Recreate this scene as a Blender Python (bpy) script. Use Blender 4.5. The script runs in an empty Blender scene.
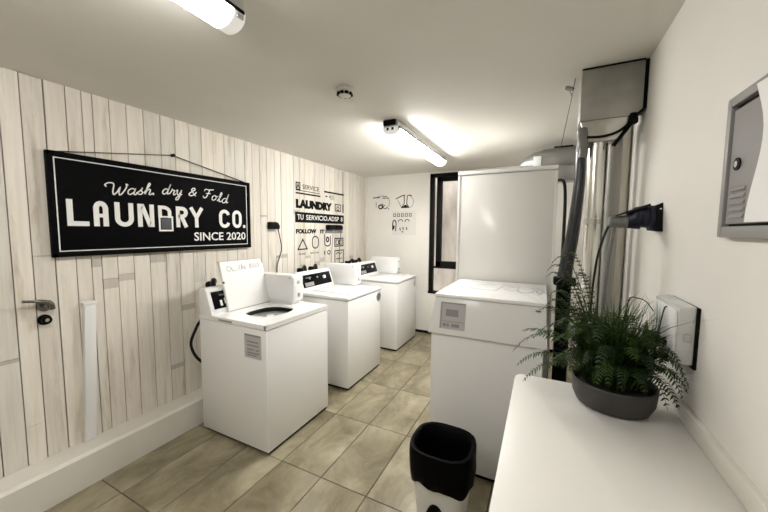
import bpy, bmesh, math, random
from mathutils import Vector, Matrix, noise
random.seed(7)
C = bpy.context.scene.collection
PI = math.pi

# ------------------------------------------------------------------ materials
def mat(name, col, rough=.5, metal=0.0, spec=.5, coat=0.0, emit=None, estr=0.0, trans=0.0, alpha=1.0, ior=1.45):
    m = bpy.data.materials.new(name); m.use_nodes = True
    b = m.node_tree.nodes['Principled BSDF']
    b.inputs['Base Color'].default_value = (*col, 1)
    b.inputs['Roughness'].default_value = rough
    b.inputs['Metallic'].default_value = metal
    b.inputs['Specular IOR Level'].default_value = spec
    b.inputs['Coat Weight'].default_value = coat
    b.inputs['Transmission Weight'].default_value = trans
    b.inputs['IOR'].default_value = ior
    if emit:
        b.inputs['Emission Color'].default_value = (*emit, 1)
        b.inputs['Emission Strength'].default_value = estr
    return m
def nodes(m):
    return m.node_tree.nodes, m.node_tree.links, m.node_tree.nodes['Principled BSDF']
def add_noise(m, c1, c2, scale=(1, 1, 1), ns=5.0, detail=4.0, lo=.35, hi=.65, bump=0.0, dist=.01):
    N, L, b = nodes(m)
    tc = N.new('ShaderNodeTexCoord'); mp = N.new('ShaderNodeMapping')
    mp.inputs['Scale'].default_value = scale
    nz = N.new('ShaderNodeTexNoise'); nz.inputs['Scale'].default_value = ns; nz.inputs['Detail'].default_value = detail
    cr = N.new('ShaderNodeValToRGB')
    cr.color_ramp.elements[0].position = lo; cr.color_ramp.elements[0].color = (*c1, 1)
    cr.color_ramp.elements[1].position = hi; cr.color_ramp.elements[1].color = (*c2, 1)
    L.new(tc.outputs['Object'], mp.inputs['Vector']); L.new(mp.outputs[0], nz.inputs['Vector'])
    L.new(nz.outputs['Fac'], cr.inputs['Fac']); L.new(cr.outputs['Color'], b.inputs['Base Color'])
    if bump:
        bp = N.new('ShaderNodeBump'); bp.inputs['Strength'].default_value = bump; bp.inputs['Distance'].default_value = dist
        L.new(nz.outputs['Fac'], bp.inputs['Height']); L.new(bp.outputs[0], b.inputs['Normal'])
    return nz, cr

M = {}
M['plaster'] = mat('white_plaster', (.80, .765, .70), .6, spec=.3)
add_noise(M['plaster'], (.79, .765, .715), (.82, .795, .745), ns=2.5, bump=.06, dist=.004)
M['ceiling'] = mat('ceiling_paint', (.74, .715, .66), .65, spec=.3)
add_noise(M['ceiling'], (.72, .695, .635), (.75, .725, .67), ns=1.4, bump=.05, dist=.004)
M['plinth'] = mat('plinth_paint', (.80, .77, .70), .5)
add_noise(M['plinth'], (.75, .715, .64), (.80, .77, .70), ns=4, bump=.1, dist=.006)
M['groove'] = mat('plank_backing', (.07, .055, .04), .9)
M['enamel'] = mat('white_enamel', (.87, .865, .85), .22, spec=.5)
M['enamel_glossy'] = mat('glossy_white_panel', (.80, .79, .75), .17, spec=.5)
M['worktop'] = mat('worktop_white', (.84, .82, .77), .35)
M['plastic'] = mat('white_plastic', (.82, .82, .81), .35)
M['black_gloss'] = mat('black_gloss', (.004, .004, .005), .2, spec=.1)
M['black'] = mat('black_matte', (.005, .005, .005), .5, spec=.1)
M['sign_black'] = mat('sign_black', (.003, .003, .0034), .6, spec=.06)
M['sign_white'] = mat('sign_white', (.86, .85, .82), .5)
M['slate'] = mat('sign_slate', (.075, .08, .095), .5)
M['ink'] = mat('black_ink', (.006, .006, .006), .7, spec=.12)
M['ink_grey'] = mat('grey_ink', (.42, .42, .43), .6)
M['ink_lid'] = mat('pale_grey_ink', (.5, .5, .5), .6)
M['rubber'] = mat('black_rubber', (.008, .008, .008), .45, spec=.25)
M['grey'] = mat('mid_grey_metal', (.30, .29, .28), .42, spec=.4)
M['grey_light'] = mat('sticker_grey', (.50, .49, .49), .5)
M['grey_dark'] = mat('sticker_print', (.27, .265, .265), .6)
M['tub'] = mat('tub_steel', (.60, .60, .60), .35, metal=.5)
M['steel'] = mat('galvanised_steel', (.56, .56, .52), .30, metal=1.0)
add_noise(M['steel'], (.45, .45, .42), (.60, .60, .56), ns=9, lo=.3, hi=.7)
M['duct'] = mat('bright_duct', (.74, .74, .70), .22, metal=1.0)
M['duct_dark'] = mat('dark_duct', (.055, .055, .058), .22, metal=.5)
M['plenum'] = mat('plenum_sheet_steel', (.36, .355, .32), .45, metal=.7)
add_noise(M['plenum'], (.30, .30, .27), (.40, .395, .36), ns=7, lo=.3, hi=.7)
M['chrome'] = mat('chrome', (.75, .75, .74), .15, metal=1.0)
M['dark_chrome'] = mat('tarnished_chrome', (.22, .21, .19), .25, metal=1.0)
M['navy'] = mat('navy_plastic', (.004, .005, .020), .4)
M['badge'] = mat('badge_navy', (.006, .009, .022), .5, spec=.12)
M['plug_grey'] = mat('plug_grey', (.17, .17, .16), .4)
M['diffuser'] = mat('lamp_diffuser', (.9, .9, .88), .4, emit=(1.0, .985, .955), estr=10.0)
M['diffuser_new'] = mat('fresh_lamp_diffuser', (.9, .9, .88), .4, emit=(1.0, .985, .955), estr=21.0)
M['endcap'] = mat('detector_white', (.72, .70, .64), .35)
M['lamp_end'] = mat('lamp_endcap', (.85, .85, .83), .3, emit=(1, .975, .93), estr=.10)
M['lamp_body'] = mat('lamp_body', (.62, .61, .59), .45)
M['pot'] = mat('pot_charcoal', (.060, .058, .057), .5)
add_noise(M['pot'], (.036, .034, .033), (.055, .052, .05), ns=9, bump=.1, dist=.002)
M['soil'] = mat('soil', (.02, .014, .01), .95)
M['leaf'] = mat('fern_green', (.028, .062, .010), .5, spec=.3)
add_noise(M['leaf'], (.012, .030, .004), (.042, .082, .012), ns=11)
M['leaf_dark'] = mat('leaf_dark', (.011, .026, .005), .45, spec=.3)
M['leaf_bright'] = mat('leaf_mid_green', (.055, .11, .028), .45)
M['stem'] = mat('stem_dark', (.03, .035, .015), .6)
M['bin'] = mat('bin_white', (.78, .77, .73), .4)
M['bag'] = mat('bin_bag_black', (.002, .002, .0022), .45, spec=.06)
M['frame'] = mat('window_black', (.006, .0055, .005), .5, spec=.2)
M['glass'] = mat('window_glass', (1, 1, 1), .02, trans=1.0, ior=1.08)
M['clear'] = mat('clear_plastic', (.60, .60, .58), .2)
M['paper'] = mat('paper', (.86, .86, .84), .7)
M['paper_grey'] = mat('grey_paper', (.74, .72, .68), .7)
M['pipe'] = mat('beige_pipe', (.70, .66, .58), .5)
M['shadow_grey'] = mat('wall_shadow_grey', (.40, .39, .36), .5)  # flat grey that stands for shadow on the right wall
M['duct_grey'] = mat('dull_duct_steel', (.34, .34, .33), .35, metal=.8)
M['concrete'] = mat('concrete', (.5, .42, .36), .9)
add_noise(M['concrete'], (.42, .385, .35), (.66, .62, .57), scale=(3, 3, 1), ns=2.2, detail=8, lo=.3, hi=.7, bump=.3, dist=.02)

# planks: per-plank tone stored on the mesh, plus long grain
pm = mat('whitewashed_planks', (.7, .65, .57), .62, spec=.3); M['plank'] = pm
N, L, b = nodes(pm)
at = N.new('ShaderNodeAttribute'); at.attribute_name = 'tone'
tc = N.new('ShaderNodeTexCoord'); mp = N.new('ShaderNodeMapping'); mp.inputs['Scale'].default_value = (20, 22, 1.4)
nz = N.new('ShaderNodeTexNoise'); nz.inputs['Scale'].default_value = 2.2; nz.inputs['Detail'].default_value = 7
mx = N.new('ShaderNodeMix'); mx.data_type = 'RGBA'; mx.blend_type = 'MULTIPLY'; mx.inputs[0].default_value = .55
cr = N.new('ShaderNodeValToRGB')
cr.color_ramp.elements[0].position = .30; cr.color_ramp.elements[0].color = (.80, .78, .74, 1)
cr.color_ramp.elements[1].position = .62; cr.color_ramp.elements[1].color = (1, 1, 1, 1)
L.new(tc.outputs['Object'], mp.inputs['Vector']); L.new(mp.outputs[0], nz.inputs['Vector']); L.new(nz.outputs['Fac'], cr.inputs['Fac'])
L.new(at.outputs['Color'], mx.inputs[6]); L.new(cr.outputs['Color'], mx.inputs[7]); mp2 = N.new('ShaderNodeMapping'); mp2.inputs['Scale'].default_value = (9, 9, 1.1)
nz2 = N.new('ShaderNodeTexNoise'); nz2.inputs['Scale'].default_value = 1.3; nz2.inputs['Detail'].default_value = 5; nz2.inputs['Roughness'].default_value = .65
cr2 = N.new('ShaderNodeValToRGB'); cr2.color_ramp.elements[0].position = .56; cr2.color_ramp.elements[0].color = (1, 1, 1, 1)
cr2.color_ramp.elements[1].position = .76; cr2.color_ramp.elements[1].color = (.66, .61, .54, 1)
mx2 = N.new('ShaderNodeMix'); mx2.data_type = 'RGBA'; mx2.blend_type = 'MULTIPLY'; mx2.inputs[0].default_value = 1.0
L.new(tc.outputs['Object'], mp2.inputs['Vector']); L.new(mp2.outputs[0], nz2.inputs['Vector']); L.new(nz2.outputs['Fac'], cr2.inputs['Fac'])
L.new(mx.outputs[2], mx2.inputs[6]); L.new(cr2.outputs['Color'], mx2.inputs[7]); L.new(mx2.outputs[2], b.inputs['Base Color'])
bp = N.new('ShaderNodeBump'); bp.inputs['Strength'].default_value = .12; bp.inputs['Distance'].default_value = .004
L.new(nz.outputs['Fac'], bp.inputs['Height']); L.new(bp.outputs[0], b.inputs['Normal'])

# floor tiles: stone clouds, each tile shifted a little in tone by its own attribute
fm = mat('stone_tile', (.3, .27, .17), .27, spec=.8); M['tile'] = fm
N, L, b = nodes(fm)
at = N.new('ShaderNodeAttribute'); at.attribute_name = 'tone'
tc = N.new('ShaderNodeTexCoord'); mp = N.new('ShaderNodeMapping'); mp.inputs['Scale'].default_value = (1.6, 1.0, 1)
va = N.new('ShaderNodeVectorMath'); va.operation = 'ADD'
L.new(tc.outputs['Object'], va.inputs[0]); L.new(at.outputs['Vector'], va.inputs[1]); L.new(va.outputs[0], mp.inputs['Vector'])
nz = N.new('ShaderNodeTexNoise'); nz.inputs['Scale'].default_value = 2.3; nz.inputs['Detail'].default_value = 8; nz.inputs['Roughness'].default_value = .62; nz.inputs['Distortion'].default_value = .5
L.new(mp.outputs[0], nz.inputs['Vector'])
cr = N.new('ShaderNodeValToRGB'); e = cr.color_ramp.elements
e[0].position = .28; e[0].color = (.135, .112, .062, 1)
e[1].position = .72; e[1].color = (.47, .42, .295, 1)
k = e.new(.5); k.color = (.285, .248, .160, 1)
L.new(nz.outputs['Fac'], cr.inputs['Fac']); L.new(cr.outputs['Color'], b.inputs['Base Color'])
M['grout'] = mat('grout', (.07, .058, .038), .9)

# ------------------------------------------------------------------ mesh helpers
class B:
    def __init__(s): s.bm = bmesh.new(); s.nstroke = 0
    def box(s, x0, x1, y0, y1, z0, z1, bev=0.0, seg=2):
        t = bmesh.new()
        v = [t.verts.new(p) for p in [(x0,y0,z0),(x1,y0,z0),(x1,y1,z0),(x0,y1,z0),(x0,y0,z1),(x1,y0,z1),(x1,y1,z1),(x0,y1,z1)]]
        for f in [(3,2,1,0),(4,5,6,7),(0,1,5,4),(1,2,6,5),(2,3,7,6),(3,0,4,7)]: t.faces.new([v[i] for i in f])
        if bev: bmesh.ops.bevel(t, geom=t.edges[:], offset=bev, segments=seg, profile=.5, affect='EDGES')
        return s.merge(t)
    def merge(s, t):
        me = bpy.data.meshes.new('tmp'); t.to_mesh(me); t.free(); s.bm.from_mesh(me); bpy.data.meshes.remove(me); return s
    def hexa(s, pts, bev=0.0, seg=2):                      # 8 points, bottom loop then top loop
        t = bmesh.new(); v = [t.verts.new(p) for p in pts]
        for f in [(3,2,1,0),(4,5,6,7),(0,1,5,4),(1,2,6,5),(2,3,7,6),(3,0,4,7)]: t.faces.new([v[i] for i in f])
        bmesh.ops.recalc_face_normals(t, faces=t.faces[:])
        if bev: bmesh.ops.bevel(t, geom=t.edges[:], offset=bev, segments=seg, profile=.5, affect='EDGES')
        return s.merge(t)
    def slab(s, O, U, V, Nn, u0, u1, v0, v1, n0, n1, bev=0.0):
        O, U, V, Nn = map(Vector, (O, U, V, Nn))
        p = lambda a, b_, c: O + U*a + V*b_ + Nn*c
        return s.hexa([p(u0,v0,n0),p(u1,v0,n0),p(u1,v1,n0),p(u0,v1,n0),p(u0,v0,n1),p(u1,v0,n1),p(u1,v1,n1),p(u0,v1,n1)], bev)
    def prism(s, pts, axis, a0, a1, bev=0.0, seg=2):       # 2D outline extruded along an axis
        t = bmesh.new()
        def P(p, a):
            return {'x': (a, p[0], p[1]), 'y': (p[0], a, p[1]), 'z': (p[0], p[1], a)}[axis]
        A = [t.verts.new(P(p, a0)) for p in pts]; Bv = [t.verts.new(P(p, a1)) for p in pts]
        n = len(pts)
        t.faces.new(A[::-1]); t.faces.new(Bv)
        for i in range(n): t.faces.new([A[i], A[(i+1) % n], Bv[(i+1) % n], Bv[i]])
        bmesh.ops.recalc_face_normals(t, faces=t.faces[:])
        if bev: bmesh.ops.bevel(t, geom=t.edges[:], offset=bev, segments=seg, profile=.5, affect='EDGES')
        return s.merge(t)
    def tube(s, pts, r, seg=10, cap=True):
        pts = [Vector(p) for p in pts]; t = bmesh.new(); rings = []
        rr = r if isinstance(r, (list, tuple)) else [r]*len(pts)
        up = None
        for i, p in enumerate(pts):
            d = (pts[min(i+1, len(pts)-1)] - pts[max(i-1, 0)]).normalized()
            if up is None:
                up = Vector((0, 0, 1)) if abs(d.z) < .9 else Vector((1, 0, 0))
            a = d.cross(up).normalized(); up = a.cross(d).normalized()
            rings.append([t.verts.new(p + (a*math.cos(2*PI*k/seg) + up*math.sin(2*PI*k/seg))*rr[i]) for k in range(seg)])
        for i in range(len(rings)-1):
            for k in range(seg): t.faces.new([rings[i][k], rings[i][(k+1) % seg], rings[i+1][(k+1) % seg], rings[i+1][k]])
        if cap: t.faces.new(rings[0][::-1]); t.faces.new(rings[-1])
        bmesh.ops.recalc_face_normals(t, faces=t.faces[:])
        return s.merge(t)
    def cyl(s, p0, p1, r, seg=24): return s.tube([p0, p1], r, seg)
    def rings(s, loops, closed_ends=True):                 # list of equal-length loops of points
        t = bmesh.new(); R = [[t.verts.new(p) for p in l] for l in loops]; n = len(R[0])
        for i in range(len(R)-1):
            for k in range(n): t.faces.new([R[i][k], R[i][(k+1) % n], R[i+1][(k+1) % n], R[i+1][k]])
        if closed_ends: t.faces.new(R[0][::-1]); t.faces.new(R[-1])
        bmesh.ops.recalc_face_normals(t, faces=t.faces[:])
        return s.merge(t)
    def lathe(s, prof, cx, cy, seg=40, closed=True):
        return s.rings([[(cx+r*math.cos(2*PI*k/seg), cy+r*math.sin(2*PI*k/seg), z) for k in range(seg)] for r, z in prof], closed)
    def stroke(s, pl, w, O, U, V, Nn, th=.0015, smooth=0):  # a pen line of width w on the plane O,U,V
        O, U, V, Nn = map(Vector, (O, U, V, Nn))
        P = [Vector((p[0], p[1])) for p in pl]
        P = [p for i, p in enumerate(P) if i == 0 or (p-P[i-1]).length > 1e-5]
        if smooth: P = catmull(P, smooth)
        th += .00025*(s.nstroke % 6); s.nstroke += 1
        t = bmesh.new(); n = len(P); L_, R_ = [], []
        closed = (P[0]-P[-1]).length < 1e-6
        for i, p in enumerate(P):
            a = P[i-1] if i > 0 else (P[-2] if closed else None)
            c = P[i+1] if i < n-1 else (P[1] if closed else None)
            d1 = (p-a).normalized() if a is not None else None
            d2 = (c-p).normalized() if c is not None else None
            if d1 is None: d1 = d2
            if d2 is None: d2 = d1
            d = (d1+d2); d = d.normalized() if d.length > 1e-4 else d1
            nn = Vector((-d.y, d.x)); k = 1/max(.45, nn.dot(Vector((-d1.y, d1.x))))
            L_.append(p+nn*w*.5*k); R_.append(p-nn*w*.5*k)
        f = lambda q, h: O+U*q.x+V*q.y+Nn*h
        for h in (1,):
            lv = [(t.verts.new(f(q, 0)), t.verts.new(f(q, th))) for q in L_]
            rv = [(t.verts.new(f(q, 0)), t.verts.new(f(q, th))) for q in R_]
            for i in range(n-1):
                t.faces.new([lv[i][1], rv[i][1], rv[i+1][1], lv[i+1][1]])
                t.faces.new([lv[i][0], lv[i][1], lv[i+1][1], lv[i+1][0]])
                t.faces.new([rv[i][0], rv[i+1][0], rv[i+1][1], rv[i][1]])
            if not closed:
                t.faces.new([lv[0][0], rv[0][0], rv[0][1], lv[0][1]]); t.faces.new([lv[-1][0], lv[-1][1], rv[-1][1], rv[-1][0]])
        bmesh.ops.recalc_face_normals(t, faces=t.faces[:])
        return s.merge(t)
    def text(s, body, O, U, V, Nn, u0, u1, v0, v1, th=.0012, bold=0.0):
        cu = bpy.data.curves.new('t', 'FONT'); cu.body = body; cu.extrude = .001; cu.offset = bold; cu.resolution_u = 3
        ob = bpy.data.objects.new('t', cu); C.objects.link(ob)
        bpy.context.view_layer.update()
        me = bpy.data.meshes.new_from_object(ob.evaluated_get(bpy.context.evaluated_depsgraph_get()))
        bpy.data.objects.remove(ob); bpy.data.curves.remove(cu)
        xs = [v.co.x for v in me.vertices]; ys = [v.co.y for v in me.vertices]
        xa, xb, ya, yb = min(xs), max(xs), min(ys), max(ys)
        O, U, V, Nn = map(Vector, (O, U, V, Nn))
        for v in me.vertices:
            a = u0+(v.co.x-xa)/(xb-xa)*(u1-u0); c = v0+(v.co.y-ya)/(yb-ya)*(v1-v0)
            v.co = O+U*a+V*c+Nn*(th if v.co.z > 0 else 0)
        s.bm.from_mesh(me); bpy.data.meshes.remove(me); return s
    def build(s, name, m, parent=None, smooth=38, origin=None):
        bm = s.bm
        ang = math.radians(smooth)
        for f in bm.faces: f.smooth = True
        for e in bm.edges:
            if len(e.link_faces) != 2 or e.calc_face_angle(0) > ang: e.smooth = False
        if parent is not None:
            off = Vector((0, 0, 0)); p = parent
            while p is not None: off += p.location; p = p.parent
        elif origin is not None: off = Vector(origin)
        else:
            xs = [v.co.x for v in bm.verts]; ys = [v.co.y for v in bm.verts]; zs = [v.co.z for v in bm.verts]
            off = Vector(((min(xs)+max(xs))/2, (min(ys)+max(ys))/2, min(zs)))
        for v in bm.verts: v.co -= off
        me = bpy.data.meshes.new(name); bm.to_mesh(me); bm.free()
        me.materials.append(M[m])
        o = bpy.data.objects.new(name, me); C.objects.link(o)
        if parent is not None: o.parent = parent
        else: o.location = off
        return o
def catmull(P, k):
    out = []; n = len(P)
    for i in range(n-1):
        p0, p1, p2, p3 = P[max(i-1, 0)], P[i], P[i+1], P[min(i+2, n-1)]
        for j in range(k):
            t = j/k
            out.append(.5*((2*p1)+(p2-p0)*t+(2*p0-5*p1+4*p2-p3)*t*t+(3*p1-p0-3*p2+p3)*t**3))
    out.append(P[-1]); return out
def smooth3(pts, k=6): return catmull([Vector(p) for p in pts], k)
def thing(name, label, cat, loc, group=None):
    o = bpy.data.objects.new(name, None); C.objects.link(o); o.location = loc; o.empty_display_size = .05
    o['label'] = label; o['category'] = cat
    if group: o['group'] = group
    return o
def tag(o, label, cat, group=None):
    o['label'] = label; o['category'] = cat
    if group: o['group'] = group
    return o
def struct(o): o['kind'] = 'structure'; return o
def sup(hx, hy, cx, cy, z, n=4, seg=40, e=None):           # rounded-rectangle loop
    out = []
    for k in range(seg):
        a = 2*PI*k/seg; c, s_ = math.cos(a), math.sin(a)
        out.append((cx+hx*math.copysign(abs(c)**(2/n), c), cy+hy*math.copysign(abs(s_)**(2/n), s_), z))
    return out
X, Y, Z = Vector((1, 0, 0)), Vector((0, 1, 0)), Vector((0, 0, 1))

# ------------------------------------------------------------------ camera
F_PX = 321.3; yw, pt, rl = math.radians(26.26), math.radians(4.53), math.radians(.43)
Fv = Vector((-math.sin(yw)*math.cos(pt), math.cos(yw)*math.cos(pt), -math.sin(pt)))
Rv = Vector((math.cos(yw), math.sin(yw), 0)); Uv = Rv.cross(Fv)
R2 = Rv*math.cos(rl)+Uv*math.sin(rl); U2 = -Rv*math.sin(rl)+Uv*math.cos(rl)
cam = bpy.data.cameras.new('camera'); co = bpy.data.objects.new('camera', cam); C.objects.link(co)
cam.sensor_width = 36; cam.lens = F_PX/768*36; cam.clip_start = .02
m4 = Matrix((R2, U2, -Fv)).transposed().to_4x4(); m4.translation = (0, 0, 1.578); co.matrix_world = m4
bpy.context.scene.camera = co

# ------------------------------------------------------------------ room
XL, XR, YF, YB, ZC = -2.64, .440, -1.7, 4.63, 2.44
fb = B(); fb.box(XL-.3, XR+.2, YF-.2, YB+.05, -.12, -.004)
floor = struct(fb.build('floor', 'grout'))
tb = B(); tones = []
xs = [-.88+.33*i for i in range(-6, 6)]; ys = [.928+.6365*j for j in range(-5, 7)]
for x in xs:
    for y in ys:
        x0, x1, y0, y1 = max(x+.0025, XL), min(x+.3275, XR+.1), max(y+.0025, YF), min(y+.634, YB+.05)
        if x1-x0 < .01 or y1-y0 < .01: continue
        n0 = len(tb.bm.verts); tb.box(x0, x1, y0, y1, -.012, 0, .0015, 1); tones += [random.random()]*(len(tb.bm.verts)-n0)
tile = tb.build('floor_tiles', 'tile', floor)
a = tile.data.attributes.new('tone', 'FLOAT_COLOR', 'POINT')
for i, t in enumerate(tones): a.data[i].color = (t*9.0, t*5.0+1, t*3, 1)
struct(B().box(XL-.3, XR+.2, YF-.2, YB+.2, ZC, ZC+.1).build('ceiling', 'ceiling'))
struct(B().box(XR, XR+.15, YF-.2, YB+.2, -.1, ZC).build('wall_right', 'plaster'))
struct(B().box(XL-.3, XR+.2, YF-.15, YF, -.1, ZC).build('wall_front', 'plaster'))
# back wall with the window opening
WX0, WX1, WZ0, WZ1 = -1.535, -.62, .635, 2.42
wb = B()
wb.box(XL-.3, WX0, YB, YB+.12, .05, ZC); wb.box(WX1, XR+.2, YB, YB+.12, .05, ZC)
wb.box(WX0, WX1, YB, YB+.12, .05, WZ0); wb.box(WX0, WX1, YB, YB+.12, WZ1, ZC)
struct(wb.build('wall_back', 'plaster'))
struct(B().box(XL-.3, XR+.2, YB+.03, YB+.12, -.1, .05).build('shadow_gap_back', 'black'))  # black strip paints the shadow in the gap below the wall
struct(B().box(XL, XL+.045, YB-.035, YB, .2, ZC).build('trim_1', 'pipe'))
# left wall: whitewashed planks over a dark backing, with a plank-clad door leaf in it
DOOR = .857
edges = [.677, .759, .857, .952, 1.029, 1.083, 1.173, 1.272, 1.379, 1.494, 1.599, 1.712, 1.819, 1.927, 2.039, 2.151, 2.262]
y = .677
while y > YF: y -= random.uniform(.085, .115); edges.insert(0, max(y, YF))
y = 2.262
while y < YB-.04: y += random.uniform(.085, .118); edges.append(min(y, YB))
struct(B().box(XL-.30, XL-.016, YF-.2, YB+.2, -.1, ZC).build('wall_left_backing', 'groove'))
def planks(ed, zb, zt, name, parent=None):
    bb = B(); tn = []
    for y0, y1 in zip(ed[:-1], ed[1:]):
        if y1-y0 < .012: continue
        z = zb; cuts = []
        zc = random.uniform(.25, 1.5)
        while zc < zt-.1:
            if zc > zb+.15: cuts.append(zc)
            zc += random.uniform(1.1, 2.6)
        base = random.uniform(.95, 1.06); warm = random.uniform(-.008, .010)
        for z1 in cuts+[zt]:
            tone = base*random.uniform(.96, 1.04)
            segs = [(z+.0012, z1-.0012, tone)]
            if random.random() < .7 and z1-z > .3 and z1 < zt-.02:   # a weathered end
                h = random.uniform(.02, .07); segs = [(z+.0012, z1-h, tone), (z1-h, z1-.0012, tone*.70)]
            elif random.random() < .10: segs = [(z+.0012, z1-.0012, tone*.93)]
            j = random.uniform(-.0015, .0015)
            for za, zb_, tt in segs:
                n0 = len(bb.bm.verts)
                bb.box(XL-.018, XL+j, y0+.0026, y1-.0026, za, zb_)
                tn += [(tt, warm)]*(len(bb.bm.verts)-n0)
            z = z1
    o = bb.build(name, 'plank', parent)
    at = o.data.attributes.new('tone', 'FLOAT_COLOR', 'POINT')
    for i, (t, w) in enumerate(tn): at.data[i].color = (min(.88, .79*t+w), min(.86, .745*t), min(.84, .67*t-w), 1)
    return o
DL = -.03
left = [e for e in edges if e <= DL] + [DL]; mid = [DL] + [e for e in edges if DL < e <= DOOR+.001]; right = [e for e in edges if e >= DOOR-.001]
struct(planks(right, .15, ZC, 'wall_left'))
struct(planks(left, .15, ZC, 'wall_left_end'))
door = struct(planks([mid[0]+.003]+mid[1:-1]+[mid[-1]-.002], .17, ZC-.002, 'door_1'))
# door lever and cylinder lock
hb = B(); hx = XL+.002
hb.cyl((hx, .790, 1.120), (hx+.014, .790, 1.120), .033); hb.cyl((hx+.01, .790, 1.120), (hx+.05, .790, 1.120), .015)
hb.tube(smooth3([(hx+.045, .812, 1.102), (hx+.054, .802, 1.135), (hx+.055, .775, 1.150), (hx+.05, .735, 1.158), (hx+.047, .690, 1.166)], 5), [.015]*8+[.013]*6+[.008]*7, 10)
hb.build('door_handle', 'dark_chrome', door)
hb = B(); hb.cyl((hx, .786, 1.036), (hx+.014, .786, 1.036), .031)
hb.cyl((hx+.012, .786, 1.036), (hx+.035, .790, 1.034), .024)
lk = hb.build('door_lock', 'black_gloss', door)
B().cyl((hx+.034, .790, 1.036), (hx+.037, .790, 1.036), .010).build('keyhole', 'chrome', lk)
# plinth along the left wall
pb = B(); pb.prism([(XL-.02, -.05), (-2.433, -.05), (-2.433, .196), (-2.447, .213), (XL-.02, .186)], 'y', YF, YB+.03)
struct(pb.build('baseboard_left', 'plinth'))
# wall_front is behind the camera; ledge along the right wall above the worktop
tr = B(); tr.box(XR-.006, XR+.01, .30, 1.488, .958, 1.022, .002); tr.box(XR-.016, XR+.01, .30, 1.488, 1.018, 1.027, .002)
struct(tr.build('trim_2', 'plinth'))

# window
wn = B(); fy0, fy1 = YB+.02, YB+.09
wn.box(WX0, WX0+.06, fy0, fy1, WZ0, WZ1, .004); wn.box(WX1-.06, WX1, fy0, fy1, WZ0, WZ1, .004)
wn.box(WX0, WX1, fy0, fy1, WZ1-.055, WZ1, .004); wn.box(WX0, WX1, fy0-.03, fy1, WZ0, WZ0+.035, .004)
wn.box(WX0, WX1, fy0, fy1, 1.02, 1.05, .004)
window = struct(wn.build('window_1', 'frame'))
ws = B(); sy0, sy1 = YB+.0, YB+.06
ws.box(-1.425, -1.35, sy0, sy1, 1.045, 2.36, .004); ws.box(-1.425, -.70, sy0, sy1, 1.035, 1.13, .004); ws.box(-1.425, -.70, sy0, sy1, 2.30, 2.36, .004); ws.box(-.77, -.70, sy0, sy1, 1.045, 2.36, .004)
sash = ws.build('window_sash', 'frame', window)
B().box(-1.35, -.77, YB+.03, YB+.036, 1.13, 2.30).build('pane', 'glass', sash)
B().box(WX0+.06, -1.425, YB+.055, YB+.061, 1.05, WZ1-.055).build('pane', 'glass', window)
B().box(WX0+.06, WX1-.06, YB+.055, YB+.061, WZ0+.035, 1.02).build('pane', 'glass', window)
struct(B().box(-3.2, .9, YB+.75, YB+.9, -.2, 4.2).build('wall_outside', 'concrete'))

# ------------------------------------------------------------------ ceiling lamps
def lamp(y0, y1, label, glow):
    x = -1.105; t = thing('ceiling_lamp', label, 'lamp', (x, (y0+y1)/2, ZC), 'fluorescent battens on the ceiling')
    B().prism([(x-.058, ZC-.001), (x+.058, ZC-.001), (x+.066, ZC-.058), (x-.066, ZC-.058)], 'y', y0+.005, y1-.005, .004).build('housing', 'lamp_body', t)
    prof = [(x-.064, ZC-.054)]+[(x+.064*math.cos(a), ZC-.056-.052*abs(math.sin(a))**.8) for a in [PI+PI*k/14 for k in range(15)]]+[(x+.064, ZC-.054)]
    B().prism(prof, 'y', y0+.05, y1-.05).build('diffuser', glow, t)
    for ya, yb, s in ((y0, y0+.052, -1), (y1-.052, y1, 1)):
        pr = [(x+(p[0]-x)*1.02, ZC-.054+(p[1]-ZC+.054)*1.02) for p in prof]
        e = B().prism(pr, 'y', ya, yb, .004).build('end_cap', 'lamp_end', t)
        k = B()
        yy = (ya-.003, ya+.001) if s < 0 else (yb-.001, yb+.003)
        if s < 0: B().box(x-.055, x+.05, ya-.012, ya+.001, ZC-.045, ZC-.004, .003).build('mounting_bracket', 'black', t)
        k.box(x-.030, x-.012, yy[0], yy[1], ZC-.080, ZC-.060, .001); k.build('clip', 'black', e); k = B()
        k.box(x+.012, x+.030, yy[0], yy[1], ZC-.080, ZC-.060, .001); k.build('clip', 'black', e)
    for yq in (y0, y1): B().box(x+.060, x+.0665, yq+(.012 if yq == y0 else -.040), yq+(.040 if yq == y0 else -.012), ZC-.082, ZC-.064, .001).build('tube_holder', 'grey_light', t)
    B().box(x+.0655, x+.0695, y0+.01, y1-.01, ZC-.062, ZC-.050).build('seal', 'black', t)
    return t
lamp(-.52, .915, 'bright batten lamp at the top edge of the photo, above the laundry sign', 'diffuser')
lamp(2.33, 3.74, 'bright batten lamp on the ceiling near the window, seen whole', 'diffuser_new')
# smoke detector
t = thing('smoke_detector', 'small round smoke detector on the ceiling between the two lamps', 'smoke detector', (-1.125, 1.72, ZC))
B().lathe([(.0, ZC-.001), (.058, ZC-.001), (.058, ZC-.014), (.050, ZC-.02), (0, ZC-.02)], -1.125, 1.72).build('base', 'endcap', t)
B().lathe([(.0, ZC-.018), (.042, ZC-.018), (.036, ZC-.042), (.02, ZC-.048), (0, ZC-.048)], -1.125, 1.72).build('sensor_head', 'endcap', t)
k = B()
for i in range(9):
    a_ = 2*PI*i/9; k.box(-1.125+.038*math.cos(a_)-.009, -1.125+.038*math.cos(a_)+.009, 1.72+.038*math.sin(a_)-.009, 1.72+.038*math.sin(a_)+.009, ZC-.040, ZC-.026)
k.build('vent_slots', 'black', t)

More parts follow.
